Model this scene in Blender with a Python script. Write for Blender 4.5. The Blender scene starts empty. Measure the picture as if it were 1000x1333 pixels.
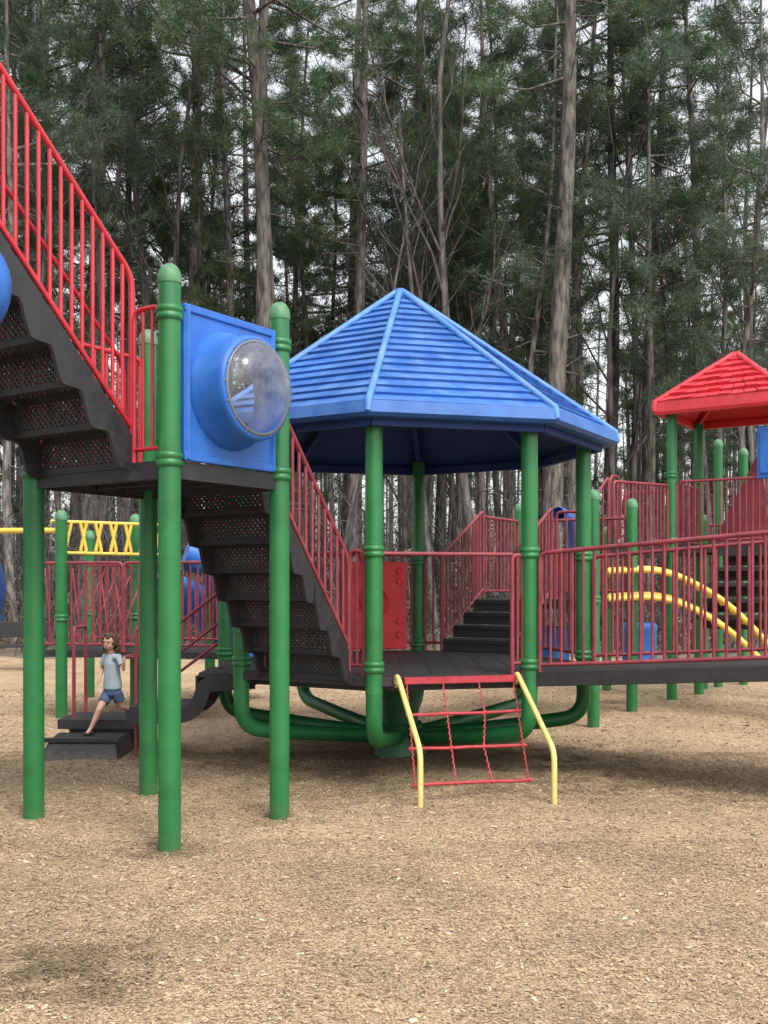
import bpy, math, random
import numpy as np
import bmesh
from mathutils import Vector, Matrix
rnd=random.Random(11)
scene=bpy.context.scene
col=scene.collection
V=Vector
# ------------------------------------------------------------------ helpers
WM={}
def place(o,parent,mw):
    col.objects.link(o)
    if parent is not None:
        o.parent=parent
        o.matrix_parent_inverse=WM[parent.name].inverted()
    o.matrix_basis=mw
    WM[o.name]=mw.copy()
def top(name,label,cat,loc,group=None):
    o=bpy.data.objects.new(name,None); o.empty_display_size=.3
    place(o,None,Matrix.Translation(V(loc)))
    o["label"]=label; o["category"]=cat
    if group:o["group"]=group
    return o
class MB:
    def __init__(s): s.v=[];s.f=[];s.s=[];s.m=[]
    def add(s,vs,fs,sm=False,mi=0):
        b=len(s.v); s.v+= [tuple(x) for x in vs]
        for f in fs: s.f.append([b+i for i in f]); s.s.append(sm); s.m.append(mi)
    def box(s,c,size,ax=None,mi=0):
        c=V(c)
        X,Y,Z=ax if ax else (V((1,0,0)),V((0,1,0)),V((0,0,1)))
        hx,hy,hz=[a/2 for a in size]
        vs=[c+X*hx*a+Y*hy*b+Z*hz*d for d in(-1,1) for b in(-1,1) for a in(-1,1)]
        s.add(vs,[(0,2,3,1),(4,5,7,6),(0,1,5,4),(2,6,7,3),(0,4,6,2),(1,3,7,5)],False,mi)
    def beam(s,p0,p1,w,h,mi=0):
        p0=V(p0);p1=V(p1);d=(p1-p0);L=d.length;d.normalize()
        up=V((0,0,1)); sd=d.cross(up)
        if sd.length<1e-4: sd=V((1,0,0))
        sd.normalize(); u2=sd.cross(d).normalized()
        s.box((p0+p1)/2,(L,w,h),(d,sd,u2),mi)
    def tube(s,pts,r,n=10,mi=0,cap=True):
        pts=[V(p) for p in pts]; N=len(pts)
        rs=r if isinstance(r,(list,tuple)) else [r]*N
        t0=(pts[1]-pts[0]).normalized()
        a=V((0,0,1)) if abs(t0.z)<.9 else V((1,0,0))
        u=t0.cross(a).normalized(); vs=[]
        for i,p in enumerate(pts):
            if i==0:t=t0
            elif i==N-1:t=(pts[i]-pts[i-1]).normalized()
            else:
                t=((pts[i]-pts[i-1]).normalized()+(pts[i+1]-pts[i]).normalized())
                t=t.normalized() if t.length>1e-5 else (pts[i+1]-pts[i]).normalized()
            u=(u-t*u.dot(t)).normalized(); w=t.cross(u)
            for k in range(n):
                an=2*math.pi*k/n
                vs.append(p+(u*math.cos(an)+w*math.sin(an))*rs[i])
        fs=[(i*n+k,i*n+(k+1)%n,(i+1)*n+(k+1)%n,(i+1)*n+k) for i in range(N-1) for k in range(n)]
        s.add(vs,fs,True,mi)
        if cap:
            s.add(vs[:n],[tuple(reversed(range(n)))],False,mi)
            s.add(vs[-n:],[tuple(range(n))],False,mi)
    def rev(s,c,axis,prof,n=40,mi=0,smooth=True):
        c=V(c);t=V(axis).normalized()
        a=V((0,0,1)) if abs(t.z)<.9 else V((1,0,0))
        u=t.cross(a).normalized();w=t.cross(u);vs=[]
        for r,o in prof:
            for k in range(n):
                an=2*math.pi*k/n
                vs.append(c+t*o+(u*math.cos(an)+w*math.sin(an))*r)
        s.add(vs,[(i*n+k,i*n+(k+1)%n,(i+1)*n+(k+1)%n,(i+1)*n+k) for i in range(len(prof)-1) for k in range(n)],smooth,mi)
    def ball(s,c,rad,n=12,mi=0,rot=None):
        c=V(c); R=V(rad) if not isinstance(rad,(int,float)) else V((rad,)*3)
        vs=[];m=n//2+1
        for i in range(m+1):
            th=math.pi*i/m
            for k in range(n):
                ph=2*math.pi*k/n
                q=V((R.x*math.sin(th)*math.cos(ph),R.y*math.sin(th)*math.sin(ph),R.z*math.cos(th)))
                if rot is not None:q=rot@q
                vs.append(c+q)
        s.add(vs,[(i*n+k,(i+1)*n+k,(i+1)*n+(k+1)%n,i*n+(k+1)%n) for i in range(m) for k in range(n)],True,mi)
    def obj(s,name,mats,parent=None,mw=None,label=None,bevel=0,origin=None,local=False,mods=None):
        me=bpy.data.meshes.new(name)
        vs=s.v
        if mw is None:
            if origin is None:
                a=np.array(vs); lo=a.min(0);hi=a.max(0)
                origin=((lo[0]+hi[0])/2,(lo[1]+hi[1])/2,lo[2])
            o=V(origin); mw=Matrix.Translation(o)
        if not local:
            inv=mw.inverted(); vs=[tuple(inv@V(x)) for x in vs]
        me.from_pydata(vs,[],s.f)
        me.polygons.foreach_set('use_smooth',s.s); me.polygons.foreach_set('material_index',s.m)
        if not isinstance(mats,(list,tuple)):mats=[mats]
        for m in mats: me.materials.append(m)
        me.update()
        ob=bpy.data.objects.new(name,me)
        place(ob,parent,mw)
        if label: ob["label"]=label
        if bevel:
            b=ob.modifiers.new('bevel','BEVEL');b.width=bevel;b.segments=2;b.limit_method='ANGLE';b.angle_limit=math.radians(50)
        return ob
def rpath(pts,rad,seg=6):
    pts=[V(p) for p in pts]; out=[pts[0]]
    for i in range(1,len(pts)-1):
        a,b,c=pts[i-1],pts[i],pts[i+1]
        d1=(a-b);d2=(c-b);r=min(rad,d1.length*.49,d2.length*.49)
        p=b+d1.normalized()*r;q=b+d2.normalized()*r
        for k in range(seg+1):
            t=k/seg; out.append(p*(1-t)**2+b*2*t*(1-t)+q*t*t)
    out.append(pts[-1]); return out
def npmesh(name,arr,k,mats):
    n=len(arr); me=bpy.data.meshes.new(name)
    me.vertices.add(n); me.vertices.foreach_set('co',arr.astype(np.float32).ravel())
    me.loops.add(n); me.loops.foreach_set('vertex_index',np.arange(n,dtype=np.int32))
    me.polygons.add(n//k); me.polygons.foreach_set('loop_start',np.arange(0,n,k,dtype=np.int32))
    me.update(calc_edges=True); me.validate()
    for m in mats: me.materials.append(m)
    return me
# ------------------------------------------------------------------ materials
def nt(name):
    m=bpy.data.materials.new(name); m.use_nodes=True
    t=m.node_tree; b=t.nodes['Principled BSDF']; return m,t,b
def N(t,ty,**kw):
    n=t.nodes.new(ty)
    for k,v in kw.items(): setattr(n,k,v)
    return n
def paint(name,c,rough=.45,var=.18,scale=5,bump=.06,bscale=90,fade=None,fadeamt=.35,spec=.5,coat=0,dirt=.3):
    m,t,b=nt(name)
    tc=N(t,'ShaderNodeTexCoord'); nz=N(t,'ShaderNodeTexNoise'); nz.inputs['Scale'].default_value=scale; nz.inputs['Detail'].default_value=6;nz.inputs['Roughness'].default_value=.65
    t.links.new(tc.outputs['Object'],nz.inputs['Vector'])
    rp=N(t,'ShaderNodeValToRGB'); rp.color_ramp.elements[0].position=.3; rp.color_ramp.elements[1].position=.72
    rp.color_ramp.elements[0].color=tuple(x*(1-var) for x in c)+(1,)
    rp.color_ramp.elements[1].color=tuple(min(1,x*(1+var)) for x in c)+(1,)
    t.links.new(nz.outputs['Fac'],rp.inputs['Fac']); out=rp.outputs['Color']
    geo=N(t,'ShaderNodeNewGeometry'); sx=N(t,'ShaderNodeSeparateXYZ'); t.links.new(geo.outputs['Normal'],sx.inputs[0])
    n2=N(t,'ShaderNodeTexNoise'); n2.inputs['Scale'].default_value=scale*3.1; n2.inputs['Detail'].default_value=8; t.links.new(tc.outputs['Object'],n2.inputs['Vector'])
    ml=N(t,'ShaderNodeMath',operation='MULTIPLY_ADD'); ml.inputs[1].default_value=.45; ml.inputs[2].default_value=.45; t.links.new(sx.outputs['Z'],ml.inputs[0])
    m2=N(t,'ShaderNodeMath',operation='MULTIPLY',use_clamp=True); t.links.new(ml.outputs[0],m2.inputs[0]); 
    mr=N(t,'ShaderNodeMapRange'); mr.inputs[1].default_value=.38; mr.inputs[2].default_value=.75; t.links.new(n2.outputs['Fac'],mr.inputs[0])
    t.links.new(mr.outputs[0],m2.inputs[1])
    m3=N(t,'ShaderNodeMath',operation='MULTIPLY'); m3.inputs[1].default_value=fadeamt; t.links.new(m2.outputs[0],m3.inputs[0])
    mx=N(t,'ShaderNodeMix',data_type='RGBA'); t.links.new(m3.outputs[0],mx.inputs[0]); t.links.new(out,mx.inputs[6])
    mx.inputs[7].default_value=(fade or tuple(.5*x+.22 for x in c))+(1,)
    sp=N(t,'ShaderNodeSeparateXYZ'); t.links.new(geo.outputs['Position'],sp.inputs[0])
    ad=N(t,'ShaderNodeMath',operation='MULTIPLY_ADD'); ad.inputs[1].default_value=-.3; t.links.new(n2.outputs['Fac'],ad.inputs[0]); t.links.new(sp.outputs['Z'],ad.inputs[2])
    md=N(t,'ShaderNodeMapRange'); md.inputs[1].default_value=-.16; md.inputs[2].default_value=-.03; md.inputs[3].default_value=dirt; md.inputs[4].default_value=0; t.links.new(ad.outputs[0],md.inputs[0])
    mx2=N(t,'ShaderNodeMix',data_type='RGBA'); t.links.new(md.outputs[0],mx2.inputs[0]); t.links.new(mx.outputs[2],mx2.inputs[6]); mx2.inputs[7].default_value=(.13,.10,.07,1)
    t.links.new(mx2.outputs[2],b.inputs['Base Color'])
    rr_=N(t,'ShaderNodeMapRange'); rr_.inputs[3].default_value=max(.05,rough-.12); rr_.inputs[4].default_value=min(1,rough+.2); t.links.new(n2.outputs['Fac'],rr_.inputs[0]); t.links.new(rr_.outputs[0],b.inputs['Roughness'])
    b.inputs['Specular IOR Level'].default_value=spec
    b.inputs['Coat Weight'].default_value=coat
    bn=N(t,'ShaderNodeTexNoise'); bn.inputs['Scale'].default_value=bscale; t.links.new(tc.outputs['Object'],bn.inputs['Vector'])
    bp=N(t,'ShaderNodeBump'); bp.inputs['Strength'].default_value=bump*3; bp.inputs['Distance'].default_value=.004
    t.links.new(bn.outputs['Fac'],bp.inputs['Height']); t.links.new(bp.outputs[0],b.inputs['Normal'])
    return m
def perforated(name,c,period=.046,thr=.30):
    m=paint(name,c,.6,.25,fade=(.14,.13,.12),fadeamt=.5); t=m.node_tree; b=t.nodes['Principled BSDF']; out=t.nodes['Material Output']
    tc=N(t,'ShaderNodeTexCoord'); s=N(t,'ShaderNodeSeparateXYZ'); t.links.new(tc.outputs['Object'],s.inputs[0])
    k=2*math.pi/period
    a=N(t,'ShaderNodeMath',operation='MULTIPLY'); a.inputs[1].default_value=k; t.links.new(s.outputs['X'],a.inputs[0])
    sa=N(t,'ShaderNodeMath',operation='SINE'); t.links.new(a.outputs[0],sa.inputs[0])
    y=N(t,'ShaderNodeMath',operation='ADD'); t.links.new(s.outputs['Y'],y.inputs[0]); t.links.new(s.outputs['Z'],y.inputs[1])
    y2=N(t,'ShaderNodeMath',operation='MULTIPLY'); y2.inputs[1].default_value=k; t.links.new(y.outputs[0],y2.inputs[0])
    sb=N(t,'ShaderNodeMath',operation='SINE'); t.links.new(y2.outputs[0],sb.inputs[0])
    p=N(t,'ShaderNodeMath',operation='MULTIPLY'); t.links.new(sa.outputs[0],p.inputs[0]); t.links.new(sb.outputs[0],p.inputs[1])
    g=N(t,'ShaderNodeMath',operation='GREATER_THAN'); g.inputs[1].default_value=thr; t.links.new(p.outputs[0],g.inputs[0])
    tr=N(t,'ShaderNodeBsdfTransparent'); mx=N(t,'ShaderNodeMixShader')
    t.links.new(g.outputs[0],mx.inputs[0]); t.links.new(b.outputs[0],mx.inputs[1]); t.links.new(tr.outputs[0],mx.inputs[2]); t.links.new(mx.outputs[0],out.inputs[0])
    return m
GREEN=paint('green_powder_coat',(.010,.140,.036),.42,.28,3,coat=.05,fadeamt=.22,fade=(.07,.21,.09))
GREEN2=paint('green_cap',(.05,.19,.08),.6,.2,6,fadeamt=.6,fade=(.30,.36,.28))
RED=paint('red_powder_coat',(.46,.018,.032),.4,.2,4,fadeamt=.35,fade=(.48,.11,.11))
NETRED=paint('worn_net_red',(.36,.022,.035),.6,.3,9,fadeamt=.4,fade=(.40,.14,.13))
MAROON=paint('faded_maroon_coat',(.205,.024,.036),.55,.35,4,fade=(.32,.13,.14),fadeamt=.5)
REDP=paint('red_plastic',(.60,.02,.03),.5,.15,3,fadeamt=.1)
REDR=paint('red_roof_plastic',(.54,.022,.036),.5,.2,3,fadeamt=.18)
BLUE=paint('blue_plastic',(.014,.115,.45),.42,.2,2.5,fadeamt=.25,fade=(.18,.30,.52))
BLUER=paint('blue_roof_plastic',(.018,.100,.36),.5,.28,1.6,fadeamt=.6,fade=(.14,.26,.46))
BLUERIB=paint('blue_roof_rib',(.045,.17,.46),.5,.18,1.6,fadeamt=.6,fade=(.24,.36,.55))
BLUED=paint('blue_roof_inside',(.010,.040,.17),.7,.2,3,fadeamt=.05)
BLACK=paint('black_rubber_coat',(.015,.015,.017),.55,.3,6,fadeamt=.25,fade=(.10,.095,.09))
PERF=perforated('black_perforated_coat',(.022,.022,.024))
YEL=paint('yellow_powder_coat',(.68,.46,.06),.42,.15,4,fadeamt=.25)
YELP=paint('pale_yellow_coat',(.64,.50,.16),.45,.18,4,fadeamt=.3)
STEEL=paint('dark_steel_rim',(.14,.15,.17),.35,.15,8,fadeamt=.2)
def clear_mat():
    m,t,b=nt('scratched_clear_plastic'); out=t.nodes['Material Output']
    b.inputs['Base Color'].default_value=(.30,.32,.35,1); b.inputs['Roughness'].default_value=.10; b.inputs['Specular IOR Level'].default_value=.9
    tr=N(t,'ShaderNodeBsdfTransparent'); tr.inputs[0].default_value=(.86,.89,.92,1); mx=N(t,'ShaderNodeMixShader')
    tc=N(t,'ShaderNodeTexCoord'); nz=N(t,'ShaderNodeTexNoise'); nz.inputs['Scale'].default_value=4; nz.inputs['Detail'].default_value=9; nz.inputs['Roughness'].default_value=.7
    t.links.new(tc.outputs['Object'],nz.inputs['Vector']); mr=N(t,'ShaderNodeMapRange'); mr.inputs[1].default_value=.38; mr.inputs[2].default_value=.68; mr.inputs[3].default_value=.16; mr.inputs[4].default_value=.62
    t.links.new(nz.outputs['Fac'],mr.inputs[0]); t.links.new(mr.outputs[0],mx.inputs[0])
    t.links.new(tr.outputs[0],mx.inputs[1]); t.links.new(b.outputs[0],mx.inputs[2]); t.links.new(mx.outputs[0],out.inputs[0])
    return m
CLEAR=clear_mat()
def bark(name,c1,c2,sc=1.0):
    m,t,b=nt(name); tc=N(t,'ShaderNodeTexCoord'); mp=N(t,'ShaderNodeMapping'); mp.inputs['Scale'].default_value=(9*sc,9*sc,2.2*sc)
    t.links.new(tc.outputs['Object'],mp.inputs[0])
    vo=N(t,'ShaderNodeTexVoronoi'); vo.inputs['Scale'].default_value=1.2; t.links.new(mp.outputs[0],vo.inputs['Vector'])
    nz=N(t,'ShaderNodeTexNoise'); nz.inputs['Scale'].default_value=.8; nz.inputs['Detail'].default_value=9; nz.inputs['Roughness'].default_value=.7; t.links.new(mp.outputs[0],nz.inputs['Vector'])
    ad=N(t,'ShaderNodeMath',operation='MULTIPLY_ADD'); ad.inputs[1].default_value=-.5; t.links.new(vo.outputs['Distance'],ad.inputs[0]); t.links.new(nz.outputs['Fac'],ad.inputs[2])
    rp=N(t,'ShaderNodeValToRGB'); rp.color_ramp.elements[0].position=.02; rp.color_ramp.elements[1].position=.45
    rp.color_ramp.elements[0].color=c1+(1,); rp.color_ramp.elements[1].color=c2+(1,)
    oi=N(t,'ShaderNodeObjectInfo'); mr=N(t,'ShaderNodeMapRange'); mr.inputs[3].default_value=.55; mr.inputs[4].default_value=1.2; t.links.new(oi.outputs['Random'],mr.inputs[0])
    vm=N(t,'ShaderNodeVectorMath',operation='SCALE'); t.links.new(rp.outputs[0],vm.inputs[0]); t.links.new(mr.outputs[0],vm.inputs['Scale'])
    t.links.new(ad.outputs[0],rp.inputs[0]); t.links.new(vm.outputs[0],b.inputs['Base Color']); b.inputs['Roughness'].default_value=.95; b.inputs['Specular IOR Level'].default_value=.1
    bp=N(t,'ShaderNodeBump'); bp.inputs['Strength'].default_value=.8; bp.inputs['Distance'].default_value=.03; t.links.new(ad.outputs[0],bp.inputs['Height']); t.links.new(bp.outputs[0],b.inputs['Normal'])
    return m
BARK=bark('pine_bark',(.05,.045,.041),(.215,.20,.182))
BARK2=bark('grey_bark',(.045,.042,.039),(.175,.168,.158),.7)
BARKF=bark('haze_tinted_bark',(.085,.085,.08),(.18,.178,.17),.7)  # distance haze painted in: far bark colour greyed and lifted
TWIG=bark('twig_bark',(.04,.037,.034),(.125,.115,.105))
def leafmat(name,cols,trans=.25,rough=.6):
    m,t,b=nt(name); out=t.nodes['Material Output']
    g=N(t,'ShaderNodeNewGeometry'); rp=N(t,'ShaderNodeValToRGB'); cr=rp.color_ramp
    while len(cr.elements)<len(cols): cr.elements.new(.5)
    for i,c in enumerate(cols): cr.elements[i].position=i/(len(cols)-1); cr.elements[i].color=c+(1,)
    t.links.new(g.outputs['Random Per Island'],rp.inputs[0])
    nz=N(t,'ShaderNodeTexNoise'); nz.inputs['Scale'].default_value=.55; nz.inputs['Detail'].default_value=3; t.links.new(g.outputs['Position'],nz.inputs['Vector'])
    mr=N(t,'ShaderNodeMapRange'); mr.inputs[1].default_value=.35;mr.inputs[2].default_value=.65;mr.inputs[3].default_value=.6;mr.inputs[4].default_value=1.4; t.links.new(nz.outputs['Fac'],mr.inputs[0])
    vm=N(t,'ShaderNodeVectorMath',operation='SCALE'); t.links.new(rp.outputs[0],vm.inputs[0]); t.links.new(mr.outputs[0],vm.inputs['Scale'])
    t.links.new(vm.outputs[0],b.inputs['Base Color']); b.inputs['Roughness'].default_value=rough; b.inputs['Specular IOR Level'].default_value=.2
    if trans>0:
        tl=N(t,'ShaderNodeBsdfTranslucent'); t.links.new(vm.outputs[0],tl.inputs[0]); mx=N(t,'ShaderNodeMixShader'); mx.inputs[0].default_value=trans
        t.links.new(b.outputs[0],mx.inputs[1]); t.links.new(tl.outputs[0],mx.inputs[2]); t.links.new(mx.outputs[0],out.inputs[0])
    return m
NEEDLE=leafmat('pine_needles',[(.042,.078,.040),(.070,.120,.058),(.105,.160,.078),(.15,.19,.115)],.4)
NEEDLE2=leafmat('grey_green_needles',[(.055,.088,.060),(.09,.13,.088),(.135,.175,.12)],.4)
DRYLEAF=leafmat('dry_leaves',[(.07,.055,.04),(.12,.09,.06),(.17,.13,.09),(.09,.09,.06)],.15)
FARN=leafmat('haze_tinted_foliage',[(.085,.105,.09),(.12,.142,.12),(.155,.17,.15)],.35)  # far leaf colours greyed to stand in for air haze
def mulchcol(t,base):
    geo=N(t,'ShaderNodeNewGeometry'); nz=N(t,'ShaderNodeTexNoise'); nz.inputs['Scale'].default_value=1.0; nz.inputs['Detail'].default_value=7; nz.inputs['Roughness'].default_value=.68
    t.links.new(geo.outputs['Position'],nz.inputs['Vector'])
    mr=N(t,'ShaderNodeMapRange'); mr.inputs[1].default_value=.3;mr.inputs[2].default_value=.7;mr.inputs[3].default_value=.72;mr.inputs[4].default_value=1.12; t.links.new(nz.outputs['Fac'],mr.inputs[0])
    f=mr.outputs[0]
    wn=N(t,'ShaderNodeTexNoise'); wn.inputs['Scale'].default_value=4.2; wn.inputs['Detail'].default_value=9; wn.inputs['Roughness'].default_value=.72
    t.links.new(geo.outputs['Position'],wn.inputs['Vector'])
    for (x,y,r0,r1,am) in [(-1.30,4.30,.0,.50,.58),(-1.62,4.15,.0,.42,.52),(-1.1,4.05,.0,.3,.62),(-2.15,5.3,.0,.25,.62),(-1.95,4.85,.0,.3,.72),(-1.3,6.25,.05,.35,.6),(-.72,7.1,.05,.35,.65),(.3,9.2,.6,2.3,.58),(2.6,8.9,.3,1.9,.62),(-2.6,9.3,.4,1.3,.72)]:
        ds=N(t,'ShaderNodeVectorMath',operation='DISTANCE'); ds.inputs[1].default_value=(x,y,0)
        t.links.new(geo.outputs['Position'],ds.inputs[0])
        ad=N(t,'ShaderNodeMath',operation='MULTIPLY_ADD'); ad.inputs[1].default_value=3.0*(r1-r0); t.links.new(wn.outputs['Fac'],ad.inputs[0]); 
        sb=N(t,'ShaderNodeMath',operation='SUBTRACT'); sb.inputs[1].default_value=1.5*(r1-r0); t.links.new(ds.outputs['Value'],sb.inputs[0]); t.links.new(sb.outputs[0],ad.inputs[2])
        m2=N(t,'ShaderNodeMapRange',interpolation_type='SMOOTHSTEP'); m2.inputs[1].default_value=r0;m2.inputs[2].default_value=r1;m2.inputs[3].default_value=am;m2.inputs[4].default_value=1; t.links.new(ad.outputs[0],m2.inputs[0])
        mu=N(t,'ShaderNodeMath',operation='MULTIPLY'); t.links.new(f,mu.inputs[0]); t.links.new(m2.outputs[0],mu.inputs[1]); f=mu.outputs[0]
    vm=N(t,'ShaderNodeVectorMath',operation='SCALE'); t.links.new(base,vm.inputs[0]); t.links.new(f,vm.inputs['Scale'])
    return vm.outputs[0]
def mulch_base():
    m,t,b=nt('wood_mulch'); geo=N(t,'ShaderNodeNewGeometry')
    vo=N(t,'ShaderNodeTexVoronoi'); vo.inputs['Scale'].default_value=110; 
    nw=N(t,'ShaderNodeTexNoise'); nw.inputs['Scale'].default_value=9; t.links.new(geo.outputs['Position'],nw.inputs['Vector'])
    mxv=N(t,'ShaderNodeMix',data_type='VECTOR'); mxv.inputs[0].default_value=.12; t.links.new(geo.outputs['Position'],mxv.inputs[4]); t.links.new(nw.outputs['Color'],mxv.inputs[5])
    t.links.new(mxv.outputs[1],vo.inputs['Vector'])
    sx=N(t,'ShaderNodeSeparateXYZ'); t.links.new(vo.outputs['Color'],sx.inputs[0])
    rp=N(t,'ShaderNodeValToRGB'); cr=rp.color_ramp
    cs=[(0,(.18,.118,.068)),(.3,(.35,.245,.148)),(.7,(.47,.345,.218)),(1,(.58,.455,.31))]
    while len(cr.elements)<4: cr.elements.new(.5)
    for e,(p,c) in zip(cr.elements,cs): e.position=p;e.color=c+(1,)
    t.links.new(sx.outputs[0],rp.inputs[0])
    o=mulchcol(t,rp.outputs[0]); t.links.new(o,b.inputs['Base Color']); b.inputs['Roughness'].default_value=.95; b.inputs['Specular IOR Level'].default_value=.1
    nz=N(t,'ShaderNodeTexNoise'); nz.inputs['Scale'].default_value=110; nz.inputs['Detail'].default_value=5; t.links.new(geo.outputs['Position'],nz.inputs['Vector'])
    bp=N(t,'ShaderNodeBump'); bp.inputs['Strength'].default_value=.7; bp.inputs['Distance'].default_value=.012; t.links.new(nz.outputs['Fac'],bp.inputs['Height']); t.links.new(bp.outputs[0],b.inputs['Normal'])
    return m
def chip_mat():
    m,t,b=nt('wood_chips'); g=N(t,'ShaderNodeNewGeometry'); rp=N(t,'ShaderNodeValToRGB'); cr=rp.color_ramp
    cs=[(0,(.12,.075,.045)),(.10,(.25,.168,.10)),(.4,(.425,.305,.188)),(.85,(.52,.39,.255)),(1,(.66,.54,.40))]
    while len(cr.elements)<5: cr.elements.new(.5)
    for e,(p,c) in zip(cr.elements,cs): e.position=p;e.color=c+(1,)
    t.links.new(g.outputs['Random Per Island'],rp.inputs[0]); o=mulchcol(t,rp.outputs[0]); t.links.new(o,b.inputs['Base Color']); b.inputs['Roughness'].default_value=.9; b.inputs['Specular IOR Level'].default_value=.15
    return m
def floor_mat():
    m,t,b=nt('forest_floor'); geo=N(t,'ShaderNodeNewGeometry')
    nz=N(t,'ShaderNodeTexNoise'); nz.inputs['Scale'].default_value=3; nz.inputs['Detail'].default_value=10; nz.inputs['Roughness'].default_value=.75; t.links.new(geo.outputs['Position'],nz.inputs['Vector'])
    rp=N(t,'ShaderNodeValToRGB'); rp.color_ramp.elements[0].position=.35; rp.color_ramp.elements[1].position=.68
    rp.color_ramp.elements[0].color=(.07,.055,.04,1); rp.color_ramp.elements[1].color=(.24,.185,.13,1)
    t.links.new(nz.outputs['Fac'],rp.inputs[0]); t.links.new(rp.outputs[0],b.inputs['Base Color']); b.inputs['Roughness'].default_value=1
    return m
# ------------------------------------------------------------------ ground
def hz(x,y):
    return .014*(np.sin(1.3*x+.7*y)+np.sin(.9*y-1.7*x+2)+.6*np.sin(3.1*x+2.3*y)+.45*np.sin(6.3*x-4.1*y+1)+.3*np.sin(9.1*y+5.7*x))
g=MB(); g.add([(-400,-60,-.06),(400,-60,-.06),(400,500,-.06),(-400,500,-.06)],[(0,1,2,3)])
o=g.obj('ground',floor_mat()); o["kind"]="structure"; o["label"]="brown leaf-littered forest floor"
nx,ny=220,200
xs=np.linspace(-19,19,nx); ys=np.linspace(-2,22.5,ny)
mv=[];
for j in range(ny):
    for i in range(nx):
        yy=ys[j]+(0 if j<ny-1 else .8*math.sin(xs[i]*.5)+.3*math.sin(xs[i]*2))
        mv.append((xs[i],yy,float(hz(xs[i],yy))-(.04 if j==ny-1 else 0)))
g=MB(); g.add(mv,[(j*nx+i,j*nx+i+1,(j+1)*nx+i+1,(j+1)*nx+i) for j in range(ny-1) for i in range(nx-1)],True)
o=g.obj('mulch_ground',mulch_base(),mw=Matrix.Identity(4)); o["kind"]="structure"; o["label"]="tan wood mulch safety surface"
R=np.random.RandomState(3)
def chips(n,y0,y1,smin,smax):
    y=np.sqrt(R.uniform(y0**2,y1**2,n)); x=R.uniform(-1,1,n)*(.43*y+.7)
    L=R.uniform(smin,smax,n)*.5; L*=np.where(R.rand(n)<.05,2.2,1); W=L*R.uniform(.2,.5,n)
    a=R.uniform(0,2*math.pi,n); d=np.stack([np.cos(a),np.sin(a),R.normal(0,.16,n)],1); s=np.stack([-np.sin(a),np.cos(a),R.normal(0,.25,n)],1)
    c=np.stack([x,y,hz(x,y)+R.uniform(.001,.009,n)],1)
    L=L[:,None];W=W[:,None]
    q=np.stack([c-d*L-s*W*.6,c+d*L*.9-s*W,c+d*L+s*W*.7,c-d*L*.8+s*W],1)
    return q.reshape(-1,3)
arr=np.concatenate([chips(240000,3.3,6.5,.005,.017),chips(120000,6.5,10,.007,.022),chips(50000,10,16,.014,.034)])
me=npmesh('mulch_chips',arr,4,[chip_mat()]); o=bpy.data.objects.new('mulch_chips',me); place(o,None,Matrix.Identity(4)); o["kind"]="stuff"; o["label"]="loose tan wood chips covering the ground"; o["category"]="mulch"

# ------------------------------------------------------------------ playground parts
E1=V((.83,-.558,0)); EU=V((.561,.828,0))
def post(parent,x,y,zt,zb=-.12,collars=(),cap=True,r=.069,mat=GREEN):
    b=MB(); b.tube([(x,y,zb),(x,y,zt)],r,20)
    for c in collars:
        b.rev((x,y,c),(0,0,1),[(r,-.045),(r+.012,-.04),(r+.014,-.012),(r+.007,-.005),(r+.007,.005),(r+.014,.012),(r+.012,.04),(r,.045)],20)
    o=b.obj('post',mat,parent,origin=(x,y,zb))
    if cap:
        k=MB(); k.rev((x,y,zt),(0,0,1),[(r+.003,-.05),(r+.005,-.045),(r+.005,0),(r*.93,.03),(r*.7,.055),(r*.35,.07),(.001,.074)],20); k.obj('post_cap',GREEN2,o)
    return o
def railing(parent,p0,p1,h=1.0,gap=.09,sp=.115,r=.019,rb=.0125,mat=MAROON,name='railing',ends=True,mid=None):
    p0=V(p0);p1=V(p1);b=MB();U=V((0,0,1));d=(p1-p0);L=V((d.x,d.y,0)).length
    if ends: b.tube(rpath([p0+U*.0,p0+U*h,p1+U*h,p1],.07),r,10)
    else: b.tube([p0+U*h,p1+U*h],r,10)
    b.tube([p0+U*gap,p1+U*gap],r*.85,8)
    n=max(1,int(round(L/sp)))
    for i in range(1,n):
        q=p0+d*(i/n); b.tube([q+U*gap,q+U*(h-.005)],rb,6,cap=False)
    if mid: b.tube([p0+U*mid,p1+U*mid],r*.8,8)
    return b.obj(name,mat,parent)
MAIN=top('playground_structure','multi-level green-posted playground with blue canopy standing on mulch','playground',(.154,9.85,0))
A=V((-1.306,6.316,0));B=V((-.723,7.176,0));C=V((-2.376,7.036,0));D=V((-1.805,7.941,0))
post(MAIN,A.x,A.y,3.48,collars=(2.36,3.25)); post(MAIN,B.x,B.y,3.48,collars=(2.36,3.25)); post(MAIN,D.x,D.y,3.48,collars=(2.36,))
post(MAIN,C.x,C.y,2.75,collars=(2.36,),cap=False)
U3=V((0,0,1)); ZD=2.36
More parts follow.
